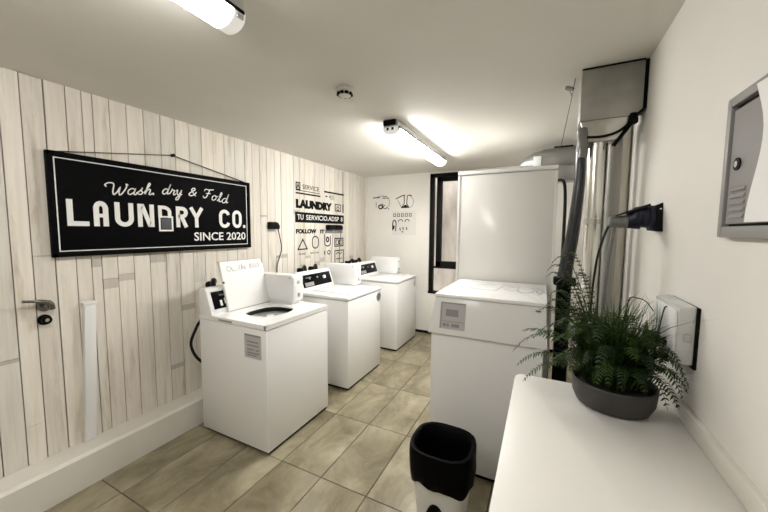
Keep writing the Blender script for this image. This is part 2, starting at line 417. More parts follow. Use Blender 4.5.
# ------------------------------------------------------------------ laundry sign
SX = XL+.006; SY0, SY1, SZ0, SZ1 = .836, 2.285, 1.402, 2.034
sg = thing('wall_sign', 'long black LAUNDRY CO. sign with white letters hanging on the plank wall', 'sign', (XL, (SY0+SY1)/2, SZ0))
B().box(SX, SX+.018, SY0, SY1, SZ0, SZ1, .002).build('board', 'sign_black', sg)
fx = SX+.018
fr = B()
for a0, a1, c0, c1 in ((SY0, SY1, SZ0, SZ0+.024), (SY0, SY1, SZ1-.024, SZ1), (SY0, SY0+.024, SZ0, SZ1), (SY1-.024, SY1, SZ0, SZ1)): fr.box(fx, fx+.012, a0, a1, c0, c1, .003)
fr.build('frame', 'sign_black', sg)
ln = B(); i_ = .036
ln.stroke([(SY0+i_, SZ0+i_), (SY1-i_, SZ0+i_), (SY1-i_, SZ1-i_), (SY0+i_, SZ1-i_), (SY0+i_, SZ0+i_)], .006, (fx, 0, 0), Y, Z, X)
ln.build('border_line', 'sign_white', sg)
W_ = .030; zb, zt = 1.592+W_/2, 1.757-W_/2; zm = (zb+zt)/2
def S(*pls, name='letter'):
    b_ = B()
    for pl in pls:
        w = W_
        if isinstance(pl, tuple): pl, w = pl
        b_.stroke(pl, w, (fx, 0, 0), Y, Z, X, .002)
    return b_.build(name, 'sign_white', sg)
def arc(cy, cz, ry, rz, a0, a1, n=14): return [(cy+ry*math.cos(math.radians(a0+(a1-a0)*k/n)), cz+rz*math.sin(math.radians(a0+(a1-a0)*k/n))) for k in range(n+1)]
h_ = W_/2
S([(.929, zt+h_), (.929, zb), (1.021, zb)])                                         # L
S([(1.060, zb-h_), (1.060, zt-.035)]+arc(1.085, zt-.035, .025, .035, 180, 0)+[(1.110, zb-h_)], ([(1.060, zm-.012), (1.110, zm-.012)], .024))   # A
S([(1.176, zt+h_), (1.176, zb+.04)]+arc(1.217, zb+.04, .041, .04, 180, 360)+[(1.258, zt+h_)])   # U
S([(1.314, zb-h_), (1.314, zt), (1.330, zt), (1.377, zb), (1.393, zb), (1.393, zt+h_)])          # N
S(([(1.450, zm-.012), (1.450, zt)]+arc(1.474, zt-.034, .046, .034, 90, 0)+[(1.520, zm-.012)], .026), ([(1.440, zm-.004), (1.545, zm-.004)], .012), ([(1.444, zm), (1.444, 1.566), (1.538, 1.566), (1.538, zm)], .012))  # D over a washer
S([(1.584, zb-h_), (1.584, zt), (1.618, zt)]+arc(1.618, zt-.031, .030, .031, 90, -90)+[(1.584, zt-.062)], [(1.612, zt-.066), (1.648, zb-h_)])   # R
S([(1.690, zt+h_), (1.737, zm), (1.737, zb-h_)], [(1.786, zt+h_), (1.737, zm)])                  # Y
S(arc(2.003, zt-.042, .041, .042, 15, 180)+arc(2.003, zb+.042, .041, .042, 180, 345))            # C
S(arc(2.136, zt-.042, .037, .042, 0, 180)+arc(2.136, zb+.042, .037, .042, 180, 360)+[(2.173, zt-.042)])   # O
S(([(2.203, zb), (2.229, zb)], .028), name='full_stop')
dr = B(); dr.box(fx, fx+.0022, 1.456, 1.528, 1.578, zm-.016, .001); dr.build('drawn_washer_door', 'slate', sg)
GL = {'W': (2.0, [[(-.35, 1.15), (-.55, 1.45), (-.3, 1.8), (.15, 1.85), (.35, 1.5), (.42, .6), (.6, .0), (.85, .35), (1.05, 1.25), (1.08, .45), (1.25, 0), (1.5, .4), (1.72, 1.4), (1.6, 1.9), (1.85, 1.75)]]),
 'a': (1.1, [[(.78, .85), (.45, 1.02), (.12, .65), (.15, .12), (.45, 0), (.75, .45), (.82, .98), (.80, .2), (.95, 0), (1.15, .25)]]),
 's': (.85, [[(0, .15), (.35, .65), (.5, 1.1), (.48, .7), (.68, .3), (.5, .0), (.15, .08)]]),
 'h': (1.0, [[(0, .2), (.32, 1.2), (.48, 1.85), (.32, 2.0), (.22, 1.4), (.18, 0)], [(.18, .05), (.3, .65), (.55, .98), (.7, .7), (.66, .1), (.82, .0), (1.0, .25)]]),
 'd': (1.1, [[(.72, .9), (.4, 1.0), (.1, .6), (.15, .1), (.45, 0), (.72, .5), (.92, 1.9), (.80, .5), (.85, .05), (1.1, .25)]]),
 'r': (.9, [[(0, .1), (.2, .7), (.25, 1.08), (.38, .88), (.66, .85), (.58, .3), (.7, 0), (.92, .25)]]),
 'y': (1.1, [[(0, .8), (.15, 1), (.2, .4), (.4, .05), (.66, .5), (.76, 1), (.74, .0), (.58, -.8), (.28, -.9), (.32, -.45), (1.0, .3)]]),
 '&': (1.3, [[(1.15, 0), (.35, 1.15), (.36, 1.65), (.66, 1.75), (.74, 1.4), (.22, .7), (.1, .25), (.4, 0), (.85, .3), (1.1, .95)]]),
 'F': (1.25, [[(.0, 1.4), (.1, 1.8), (.6, 1.75), (1.35, 1.9)], [(.75, 1.75), (.62, .8), (.42, .08), (.12, .05), (.0, .4)], [(.3, .95), (1.0, 1.02)]]),
 'o': (.95, [[(.4, 1), (.1, .7), (.15, .1), (.45, 0), (.72, .4), (.62, .9), (.4, 1), (.65, .82), (1.0, .85)]]),
 'l': (.7, [[(0, .1), (.36, 1.0), (.5, 1.75), (.36, 2.0), (.26, 1.4), (.28, .3), (.42, 0), (.7, .2)]]),
 '.': (.5, [[(.1, .05), (.28, .05)]])}
def script(txt, y0, y1, zbase, xh, w=.0075, tilt=0.0):
    sc = B(); tot = sum(GL[c][0] for c in txt); k = (y1-y0)/tot; u = y0
    for c in txt:
        adv, strokes = GL[c]
        for st in strokes:
            sc.stroke([(u+p[0]*k+p[1]*.012, zbase+p[1]*xh+(u-y0)*tilt) for p in st], .016 if c == '.' else w, (fx, 0, 0), Y, Z, X, .0015, 5 if c != '.' else 0)
        u += adv*k
    sc.build('script_word', 'sign_white', sg)
script('Wash.', 1.128, 1.425, 1.808, .041, tilt=.10)
script('dry', 1.468, 1.625, 1.845, .040)
script('&', 1.672, 1.745, 1.852, .036, .0085)
script('Fold', 1.800, 2.040, 1.846, .041, tilt=-.16)
B().text('SINCE', (fx, 0, 0), Y, Z, X, 1.711, 1.985, 1.480, 1.552, .0015, .012).build('date_word', 'sign_white', sg)
B().text('2020', (fx, 0, 0), Y, Z, X, 2.018, 2.228, 1.480, 1.552, .0015, .012).build('date_number', 'sign_white', sg)
cd = B(); cd.tube([(SX+.012, SY0+.05, SZ1), (XL+.012, 1.57, 2.152)], .0035, 6); cd.tube([(XL+.012, 1.57, 2.152), (SX+.012, SY1-.05, SZ1)], .0045, 6)
cd.build('hanging_cord', 'dark_chrome', sg)
tag(B().cyl((XL-.004, 1.57, 2.152), (XL+.03, 1.57, 2.152), .012, 14).build('wall_nail', 'black'), 'dark round nail head in the planks holding the cord of the laundry sign', 'nail')

# ------------------------------------------------------------------ sticker on the plank wall
dc = B(); O_ = (XL+.0016, 0, 0)
def D(pl, w=.010, sm=0): dc.stroke(pl, w*1.3, O_, Y, Z, X, .0012, sm)
def R4(a0, a1, c0, c1): return [(a0, c0), (a1, c0), (a1, c1), (a0, c1), (a0, c0)]
D(R4(2.988, 3.055, 2.060, 2.140), .010); D([(3.0, 2.075), (3.022, 2.12), (3.042, 2.075)], .010); D([(2.985, 2.050), (3.43, 2.050)], .006)
dc.text('SERVICE', O_, Y, Z, X, 3.10, 3.42, 2.075, 2.13)
D([(2.98, 2.017), (3.447, 2.017)], .014); D([(3.53, 2.090), (4.0, 2.090)], .016)
D([(3.56, 2.03), (3.60, 2.03)], .012); D([(3.64, 2.03), (3.67, 2.03)], .012)
D([(3.98, 2.42), (3.98, 1.955)], .007); D([(3.98, 1.955), (3.98, 1.828)], .020)
dc.text('LAUNDRY', O_, Y, Z, X, 2.98, 3.707, 1.838, 1.946, .0012, .085)
D(R4(3.785, 3.918, 1.848, 1.938), .010); D(arc(3.85, 1.885, .028, .026, 0, 360), .009)
dc.text('FOLLOW', O_, Y, Z, X, 2.974, 3.36, 1.533, 1.59, .0012, .06); dc.text('IT', O_, Y, Z, X, 3.44, 3.53, 1.533, 1.585, .0012, .06)
D([(3.006, 1.343), (3.174, 1.343), (3.093, 1.463), (3.006, 1.343)], .011)
D(arc(3.338, 1.445, .062, .05, 0, 180)+arc(3.338, 1.395, .062, .05, 180, 360)+[(3.40, 1.445)], .011)
D([(3.535, 1.526), (3.535, 1.385)]+arc(3.60, 1.40, .065, .038, 180, 360)+[(3.665, 1.50)], .012); D(arc(3.60, 1.45, .025, .03, 0, 360), .016)
D(R4(3.768, 3.978, 1.352, 1.462), .012); D(R4(3.80, 3.95, 1.375, 1.438), .008); D(arc(3.88, 1.405, .020, .018, 0, 360), .014)
dc.text('BLANC', O_, Y, Z, X, 3.024, 3.152, 1.274, 1.296); dc.text('SECAR', O_, Y, Z, X, 3.235, 3.41, 1.274, 1.296)
D([(3.535, 1.30), (3.535, 1.245)], .016); D(arc(3.63, 1.273, .032, .025, 0, 360), .010)
D(R4(3.77, 3.99, 1.10, 1.288), .010); D([(3.80, 1.24), (3.85, 1.26), (3.90, 1.235), (3.95, 1.26)], .008); D([(3.80, 1.17), (3.94, 1.17)], .008)
dc.box(XL+.0016, XL+.003, 2.963, 3.999, 1.668, 1.793)
st = thing('wall_sticker', 'black laundry guide sticker with symbols on the far planks', 'wall sticker', (XL, 3.48, 1.1))
dc.build('printed_symbols', 'ink', st)
for wd, a_, b2 in (('TU', 3.0, 3.11), ('SERVICIO.ADSP', 3.16, 3.87), ('8', 3.92, 3.965)): B().text(wd, (XL+.003, 0, 0), Y, Z, X, a_, b2, 1.703, 1.765, .001, .01).build('white_word', 'sign_white', st)

# posters on the back wall
BO = (0, YB-.001, 0)
def sheet(name, mname, label, x0, x1, z0, z1):
    t_ = thing(name, label, 'sticker', ((x0+x1)/2, YB, z0)); B().box(x0, x1, YB-.0022, YB+.0005, z0, z1).build('backing_sheet', mname, t_); return t_
PO = (0, YB-.0022, 0)
def ps(b_, pl, w=.010, sm=0): b_.stroke(pl, w, PO, X, Z, -Y, .001, sm)
t = sheet('wall_decal', 'plaster', 'left round line-drawn sticker on the back white wall', -2.50, -2.17, 1.89, 2.155)
k = B(); ps(k, arc(-2.33, 2.02, .14, .11, -60, 130), .005); ps(k, [(-2.49, 2.10), (-2.36, 2.105)], .014); ps(k, [(-2.32, 2.09), (-2.20, 2.09)], .010)
ps(k, [(-2.32, 2.12), (-2.28, 2.105), (-2.24, 2.125)], .008); ps(k, [(-2.43, 2.03), (-2.43, 1.95)], .007)
ps(k, arc(-2.35, 1.955, .035, .03, 0, 360), .020); ps(k, arc(-2.27, 1.95, .035, .025, 90, 360), .012); ps(k, [(-2.33, 2.01), (-2.30, 1.98)], .010); ps(k, [(-2.22, 1.93), (-2.20, 1.91)], .010)
k.build('line_drawing', 'ink', t)
t = sheet('wall_decal', 'plaster', 'right round sticker with a lamp drawing on the back white wall', -2.10, -1.77, 1.905, 2.145)
k = B(); ps(k, arc(-1.93, 2.02, .14, .115, -50, 60), .005); ps(k, [(-2.085, 2.07), (-1.98, 2.115), (-1.93, 2.12)], .014); ps(k, [(-2.05, 2.05), (-1.985, 1.93)], .006)
ps(k, [(-1.945, 2.12), (-1.94, 2.0), (-1.985, 1.935), (-1.86, 1.935), (-1.90, 1.99), (-1.89, 2.12)], .012); ps(k, [(-1.97, 1.945), (-1.88, 1.945)], .026); ps(k, [(-1.94, 1.965), (-1.90, 1.965)], .02); ps(k, [(-1.88, 2.12), (-1.82, 2.115)], .014)
k.build('line_drawing', 'ink', t)
t = sheet('notice_sheet', 'paper_grey', 'pale grey sheet of printed icons below the round stickers on the back wall', -2.14, -1.745, 1.51, 1.88)
def icon(*pl):
    k = B()
    for p_, w_ in pl: ps(k, p_, w_)
    k.build('printed_icon', 'ink', t)
for i in range(5): icon((R4(-2.12+i*.066, -2.085+i*.066, 1.80, 1.84), .009))
icon((arc(-2.105, 1.68, .03, .06, 0, 180)+[(-2.135, 1.58)], .016), ([(-2.075, 1.68), (-2.085, 1.57)], .014), ([(-2.12, 1.6), (-2.11, 1.66)], .024))
for (cx, cz) in ((-2.0, 1.72), (-1.89, 1.72)): icon((arc(cx, cz, .035, .03, 0, 200), .011))
for (cx, cz) in ((-2.01, 1.60), (-1.96, 1.61), (-1.90, 1.61)): icon(([(cx, cz+.025), (cx+.008, cz-.02)], .015))
icon(([(-1.98, 1.56), (-1.95, 1.56)], .016))

# ------------------------------------------------------------------ washing machines
def loft_hole_deck(b_, x0, x1, y0, y1, z0, z1, hole):      # a deck slab with a rounded hole
    t_ = bmesh.new(); r = .02
    outer = [(x0+r, y0), (x1-r, y0), (x1-r*.3, y0+r*.3), (x1, y0+r), (x1, y1-r), (x1-r*.3, y1-r*.3), (x1-r, y1), (x0+r, y1), (x0, y1-r), (x0, y0+r)]
    loops = {}
    for z in (z0, z1):
        Lo = [t_.verts.new((p[0], p[1], z)) for p in outer]; Lh = [t_.verts.new((p[0], p[1], z)) for p in hole]
        ed = []
        for Lp in (Lo, Lh):
            for i in range(len(Lp)): ed.append(t_.edges.new((Lp[i], Lp[(i+1) % len(Lp)])))
        bmesh.ops.triangle_fill(t_, use_beauty=True, use_dissolve=False, edges=ed)
        loops[z] = (Lo, Lh)
    for i in (0, 1):
        A, B2 = loops[z0][i], loops[z1][i]
        for j in range(len(A)): t_.faces.new([A[j], A[(j+1) % len(A)], B2[(j+1) % len(A)], B2[j]])
    bmesh.ops.recalc_face_normals(t_, faces=t_.faces[:])
    b_.merge(t_)
def washer(yc, label, is_open=False, side_sticker=False, badge=None):
    x0, x1, y0, y1 = -.3475, .3475, -.3475, .3475
    t_ = thing('washing_machine', label, 'washing machine', (0, 0, 0), 'top-loading coin washers along the plank wall')
    cb = B()
    if is_open:
        for a in ((x0, x1, y0, y0+.02), (x0, x1, y1-.02, y1), (x0, x0+.02, y0+.02, y1-.02), (x1-.02, x1, y0+.02, y1-.02)): cb.box(a[0], a[1], a[2], a[3], .025, .893, .003)
        cb.box(x0+.01, x1-.01, y0+.01, y1-.01, .025, .06)
    else: cb.box(x0, x1, y0, y1, .025, .893, .008)
    cb.build('cabinet', 'enamel', t_)
    B().box(x0+.02, x1-.012, y0+.015, y1-.012, .004, .03).build('toe_kick', 'black', t_)
    for fx_ in (x0+.06, x1-.06):
        for fy_ in (y0+.06, y1-.06): B().cyl((fx_, fy_, 0), (fx_, fy_, .02), .022, 14).build('foot', 'rubber', t_)
    d = B()
    if is_open:
        hole = [(p[0], p[1]) for p in sup(.155, .172, .068, -.035, 0, 2.7, 48)]
        loft_hole_deck(d, x0-.002, x1+.004, y0-.003, y1+.003, .920, .932, hole)
        d.box(x0-.001, x1+.003, y0-.0025, y0+.012, .898, .925); d.box(x0-.001, x1+.003, y1-.012, y1+.0025, .898, .925); d.box(x1-.012, x1+.0035, y0-.0025, y1+.0025, .898, .925)
    else: d.box(x0-.002, x1+.004, y0-.003, y1+.003, .898, .932, .010, 3)
    deck = d.build('top_deck', 'enamel', t_)
    if is_open:
        r = B(); r.rings([sup(.162, .180, .068, -.035, .921, 2.6, 48), sup(.168, .186, .068, -.035, .885, 2.4, 48)], False); r.build('tub_collar', 'rubber', t_)
        r = B(); r.rings([sup(.165, .172, .07, -.02, .80, 2.2, 48), sup(.165, .172, .07, -.02, .42, 2.2, 48), sup(.01, .01, .07, -.02, .40, 2.2, 48)], False)
        r.rings([sup(.20, .21, .068, -.035, .868, 2, 48), sup(.17, .18, .068, -.035, .884, 2, 48), sup(.085, .095, .068, -.035, .878, 2, 48), sup(.080, .09, .068, -.035, .80, 2, 48)], False)
        tub = r.build('tub', 'tub', t_)
        B().lathe([(.0, .90), (.030, .896), (.042, .84), (.06, .60), (.12, .44), (0, .43)][::-1], .068, -.035, 28).build('agitator', 'plastic', tub)
        lidm = B(); O2 = Vector((-.1825, 0, .934)); ax = Vector((-.105, 0, .385)).normalized(); nn = Vector((ax.z, 0, -ax.x))
        pts = [(-.212, 0), (.212, 0), (.222, .02), (.222, .34), (.195, .40), (-.212, .40)]
        tt = bmesh.new(); A_ = [tt.verts.new(O2+Y*p[0]+ax*p[1]) for p in pts]; Bq = [tt.verts.new(O2+Y*p[0]+ax*p[1]-nn*.022) for p in pts]
        tt.faces.new(A_); tt.faces.new(Bq[::-1])
        for i in range(6): tt.faces.new([A_[i], A_[(i+1) % 6], Bq[(i+1) % 6], Bq[i]])
        bmesh.ops.recalc_face_normals(tt, faces=tt.faces[:]); bmesh.ops.bevel(tt, geom=tt.edges[:], offset=.004, segments=2, affect='EDGES')
        lidm.merge(tt); lid = lidm.build('lid', 'enamel', t_)
        seal = B(); seal.slab(O2, Y, ax, nn, -.20, .20, -.004, .008, -.018, -.002); seal.slab(O2, Y, ax, nn, -.214, .19, .400, .404, -.020, -.004); seal.slab(O2, Y, ax, nn, .222, .226, .02, .34, -.020, -.006); seal.build('lid_seal', 'grey', lid)
        ink = B()
        def q(pl, w=.006): ink.stroke(pl, w, O2, Y, ax, nn, .001, 4)
        q([(-.11, .335), (-.14, .36), (-.155, .335), (-.135, .315), (-.11, .345), (-.105, .315), (-.09, .325)]); q([(-.09, .318), (-.07, .312)])
        q([(-.045, .318), (-.030, .36)]); q([(-.02, .318), (-.008, .362), (-.004, .32)]); q([(.005, .335), (.02, .345), (.018, .322), (.03, .325)])
        for j in range(4): q([(.07+j*.03, .365), (.075+j*.03, .335), (.09+j*.03, .36)], .004)
        q([(.065, .328), (.17, .328)], .006)
        ink.build('handwriting', 'ink_lid', lid)
        B().slab(O2, Y, ax, nn, -.215, -.200, .225, .240, -.002, .002).build('bumper', 'black', lid)
        n_ = B(); n_.box(-.125, .02, y0-.005, y0+.003, .905, .918, .002); n_.build('latch_slot', 'grey', deck)
    else:
        B().box(-.175, .285, -.222, .225, .928, .944, .005, 3).build('lid', 'enamel', t_)
    # console
    c = B(); c.prism([(x0, .930), (-.205, .930), (-.212, .952), (-.272, 1.118), (-.282, 1.128), (-.335, 1.128), (x0, 1.115)], 'y', y0+.004, y1-.006, .004)
    con = c.build('console', 'plastic', t_)
    P0 = Vector((-.2165, 0, .9645)); up = Vector((-.060, 0, .166)).normalized(); nr = Vector((up.z, 0, -up.x))
    pn = B(); pn.slab(P0, Y, up, nr, -.310, .185, .004, .140, -.002, .004, .0015); pan = pn.build('control_panel', 'black_gloss', con)
    g = B(); g.slab(P0, Y, up, nr, -.255, -.235, .022, .070, .003, .006, .001); g.slab(P0, Y, up, nr, -.215, -.195, .035, .075, .003, .006, .001)
    if is_open: g.bm.free(); [B().slab(P0, Y, up, nr, a_, a_+.02, c_, c_+.045, .003, .006, .001).build('button', 'plastic', pan) for a_, c_ in ((-.255, .022), (-.215, .033))]
    else:
        g.bm.free(); g = B(); g.slab(P0, Y, up, nr, -.28, -.14, .012, .055, .003, .0055, .001); g.build('display', 'grey', pan)
        g = B(); g.cyl(P0+Y*.055+up*.085+nr*.002, P0+Y*.055+up*.085+nr*.022, .019, 20); g.build('dial', 'plastic', pan)
        for yy in (-.19, -.06): B().cyl(P0+Y*yy+up*.095+nr*.002, P0+Y*yy+up*.095+nr*.010, .010, 14).build('button', 'grey', pan)
    g = B(); g.text('WASHER', P0, Y, up, nr, -.25, -.16, .100, .114, .005); g.build('panel_print', 'ink_grey', pan)
    # coin box at the far end of the console
    cbx = B(); cbx.prism([(x0+.004, .950), (.075, .950), (.098, .965), (.098, 1.165), (.075, 1.185), (x0+.03, 1.180), (x0+.004, 1.165)], 'y', .205, .325, .005)
    coin = cbx.build('coin_box', 'plastic', t_)
    B().box(x0+.02, .07, .215, .315, .930, .955).build('coin_box_base', 'plastic', coin)
    B().box(.097, .101, .222, .308, .985, 1.10, .002).build('coin_slide', 'plastic', coin)
    B().box(.1005, .103, .250, .280, .995, 1.03, .001).build('coin_slot', 'grey', coin)
    B().cyl((.097, .265, 1.125), (.104, .265, 1.125), .014, 16).build('coin_lock', 'grey_light', coin)
    B().cyl((.055, .2055, 1.162), (.055, .201, 1.162), .006, 12).build('screw', 'grey', coin)
    if side_sticker:
        s_ = B(); s_.box(.143, .302, y0-.003, y0+.001, .683, .852); sk = s_.build('price_sticker', 'grey_light', t_)
        p = B()
        for z_, a_, b2 in ((.800, .17, .28), (.775, .17, .28), (.745, .17, .235), (.745, .25, .285), (.722, .17, .285), (.705, .17, .26), (.845, .145, .30)): p.box(a_, b2, y0-.004, y0-.0025, z_-.005, z_+.005)
        p.build('sticker_print', 'grey_dark', sk)
    if badge == 'round':
        g = B(); g.tube([(x1-.001, .295, .828), (x1+.004, .295, .828)], .050, 28); bd = g.build('badge', 'badge', t_)
        g = B(); g.stroke(arc(.295, .828, .042, .042, 0, 360, 28), .006, (x1+.004, 0, 0), Y, Z, X, .001); g.stroke([(.295, .805), (.295, .85)], .010, (x1+.004, 0, 0), Y, Z, X, .001); g.build('badge_mark', 'plastic', bd)
    if badge == 'square':
        g = B(); g.box(x1-.001, x1+.003, .24, .315, .775, .87, .001); bd = g.build('badge', 'grey_light', t_)
        g = B(); g.box(x1+.0028, x1+.004, .255, .30, .79, .835); g.build('badge_mark', 'grey_dark', bd)
    t_.location = (-1.9975, yc, 0)
    return t_
washer(1.8975, 'nearest washing machine with its lid standing open and a grey sticker on its side', True, True)
washer(2.92, 'middle washing machine with closed lid and round dark badge on the front', badge='round')
washer(4.08, 'farthest washing machine, beside the back wall, with small grey square badge', badge='square')

# plumbing and cords behind the washers
def cord(name, pts, r, label, cat, m='rubber', k=6, group=None):
    return tag(B().tube(smooth3(pts, k), r, 10).build(name, m), label, cat, group)
hx = XL+.004
cord('drain_hose', [(-2.357, 1.62, .87), (-2.40, 1.60, .86), (-2.44, 1.575, .78), (-2.47, 1.555, .66), (-2.45, 1.60, .53), (-2.357, 1.68, .44)], .011, 'black drain hose looping behind the nearest washing machine, beside the plinth', 'hose')
G2 = 'black inlet hoses behind the washers'
for ys_, lab in (((1.74, 1.84), 'black inlet hose rising behind the open lid of the nearest washing machine'),
               ((2.90, 3.01), 'left black inlet hose behind the middle washing machine console'), ((3.10, 3.22), 'right black inlet hose behind the middle washing machine console'),
               ((3.96, 4.06), 'left black inlet hose behind the farthest washing machine console'), ((4.15, 4.27), 'right black inlet hose behind the farthest washing machine console')):
    t = thing('inlet_hose', lab, 'hose', (-2.5, ys_[0], .9), G2); y0_, y1_ = ys_
    B().tube(smooth3([(-2.40, y0_, .80), (-2.42, y0_, 1.02), (-2.45, y0_+.01, 1.11), (-2.50, (y0_+y1_)/2, 1.145), (-2.55, y1_-.01, 1.12), (-2.60, y1_, 1.09)], 5), .021, 12).build('hose', 'rubber', t)
    B().cyl((XL-.002, y1_, 1.09), (-2.585, y1_, 1.09), .030, 14).build('valve', 'black', t)
# single plug with cord on the planks
t = thing('power_plug', 'black plug on the planks with a thin cord hanging down to the nearest washer', 'plug', (XL, 2.60, 1.58))
B().prism([(2.535, 1.585), (2.66, 1.585), (2.665, 1.62), (2.64, 1.655), (2.61, 1.662), (2.535, 1.660)], 'x', XL-.002, XL+.055, .006).build('plug_body', 'black', t)
B().tube(smooth3([(XL+.03, 2.655, 1.59), (XL+.03, 2.675, 1.52), (XL+.02, 2.715, 1.38), (XL+.02, 2.69, 1.29), (XL+.02, 2.645, 1.18), (XL+.02, 2.635, 1.0), (XL+.03, 2.55, .75)], 6), .005, 8).build('cord', 'rubber', t)
tag(B().box(XL-.002, XL+.010, 3.55, 3.96, 1.535, 1.585, .003).build('wall_socket', 'grey_dark'), 'grey socket strip on the planks below the black bar of the sticker', 'socket')
for y0_, y1_, lab in ((3.556, 3.705, 'left black plug in the grey socket strip on the laundry sticker'), (3.732, 3.895, 'right black plug in the grey socket strip on the laundry sticker')):
    t = thing('power_plug', lab, 'plug', (XL, (y0_+y1_)/2, 1.58), 'plugs in the socket strip')
    B().prism([(y0_, 1.585), (y1_, 1.585), (y1_, 1.630), (y1_-.03, 1.650), (y0_+.01, 1.650), (y0_, 1.64)], 'x', XL+.002, XL+.06, .005).build('plug_body', 'black', t)
    B().tube(smooth3([(XL+.045, y1_-.04, 1.59), (XL+.045, y1_-.04, 1.50), (XL+.03, y1_-.05, 1.25), (XL+.03, y1_-.06, .95)], 5), .0045, 8).build('cord', 'ink_grey' if y0_ < 3.6 else 'plug_grey', t)
# white cable duct standing on the plinth
t = thing('cable_trunking', 'short white cable trunking standing on the plinth, right of the door lever', 'cable trunking', (XL+.02, .97, .19))
B().hexa([(XL-.001, .925, .190), (XL+.04, .925, .194), (XL+.04, .983, .194), (XL-.001, .983, .190), (XL-.001, .965, 1.085), (XL+.04, .965, 1.085), (XL+.04, 1.025, 1.085), (XL-.001, 1.025, 1.085)], .003).build('channel', 'plastic', t)
B().box(XL-.001, XL+.043, .960, 1.030, 1.083, 1.105, .004).build('end_cap', 'plastic', t)

# ------------------------------------------------------------------ near dryer and the tall dryer behind it
t = thing('dryer', 'low white dryer with grey sticker beside the bin', 'dryer', (-.305, 2.37, 0))
B().box(-.635, .03, 2.0, 2.735, .03, .915, .006).build('cabinet', 'enamel', t)
B().box(-.615, .01, 2.02, 2.715, 0, .035).build('toe_kick', 'black', t)
hd = B().hexa([(-.655, 1.978, .915), (.05, 1.978, .915), (.05, 2.735, .915), (-.655, 2.735, .915), (-.618, 2.022, 1.148), (.035, 2.022, 1.148), (.035, 2.735, 1.148), (-.618, 2.735, 1.148)], .008).build('hood', 'enamel', t)
B().hexa([(-.625, 2.012, 1.150), (.042, 2.012, 1.150), (.042, 2.738, 1.150), (-.625, 2.738, 1.150), (-.620, 2.018, 1.172), (.038, 2.018, 1.172), (.038, 2.736, 1.172), (-.620, 2.736, 1.172)], .005).build('top_panel', 'enamel', t)
B().hexa([(-.640, 2.0, 1.142), (.035, 2.0, 1.142), (.035, 2.72, 1.142), (-.612, 2.72, 1.142), (-.640, 2.0, 1.152), (.035, 2.0, 1.152), (.035, 2.72, 1.152), (-.612, 2.72, 1.152)]).build('seam', 'grey_light', t) if False else None
upd = Vector((0, .044, .233)).normalized(); nrm = Vector((0, -upd.z, upd.y)); OH = Vector((0, 1.978, .915))
sk = B().slab(OH, X, upd, nrm, -.577, -.415, .040, .210, -.001, .003).build('instruction_sticker', 'grey_light', t)
p = B()
p.slab(OH, X, upd, nrm, -.56, -.42, .086, .090, .002, .004)
for a_, b2 in ((-.555, -.535), (-.53, -.515), (-.50, -.45)): p.slab(OH, X, upd, nrm, a_, b2, .055, .075, .002, .004)
p.slab(OH, X, upd, nrm, -.54, -.46, .12, .165, .002, .0035); p.slab(OH, X, upd, nrm, -.572, -.566, .045, .205, .002, .004); p.slab(OH, X, upd, nrm, -.57, -.42, .200, .206, .002, .004)
p.build('sticker_print', 'grey_dark', sk)
tx = B(); OT = (0, 0, 1.1715)
def T(pl, w=.012, sm=3): tx.stroke(pl, w, OT, X, Y, Z, .001, sm)
T([(-.47, 2.30), (-.40, 2.52), (-.32, 2.58)], .010, 0); T([(-.50, 2.34), (-.36, 2.30), (-.28, 2.30), (-.25, 2.50)], .014, 0)
T([(-.25, 2.52), (-.22, 2.58), (-.17, 2.52), (-.23, 2.38), (-.16, 2.36)], .010)
T([(-.14, 2.56), (-.14, 2.36), (-.10, 2.30), (-.05, 2.36), (-.03, 2.56)], .018); T([(-.06, 2.52), (-.01, 2.54), (-.02, 2.34)], .016, 0); T([(.02, 2.54), (.01, 2.36), (-.005, 2.28)], .018, 0)
tx.build('worn_lettering', 'ink_grey', t)
B().box(-.02, .01, 2.006, 2.016, 1.120, 1.128, .001).build('latch', 'grey', t)

t = thing('tall_dryer', 'tall glossy white dryer standing behind the low dryer', 'dryer', (-.3, 3.1, 0))
B().box(-.662, .078, 2.765, 3.48, .03, 2.045, .006).build('cabinet', 'enamel_glossy', t)
B().box(-.64, .05, 2.79, 3.46, 0, .035).build('toe_kick', 'black', t)
B().box(-.668, .084, 2.757, 3.486, 2.048, 2.078, .005).build('top_cap', 'enamel', t)
k = B(); k.box(-.666, -.645, 2.759, 2.766, .04, 2.040, .002); k.build('edge_strip', 'enamel_glossy', t); k = B(); k.box(.066, .082, 2.759, 2.766, .04, 2.040, .002); k.build('edge_strip', 'enamel_glossy', t)

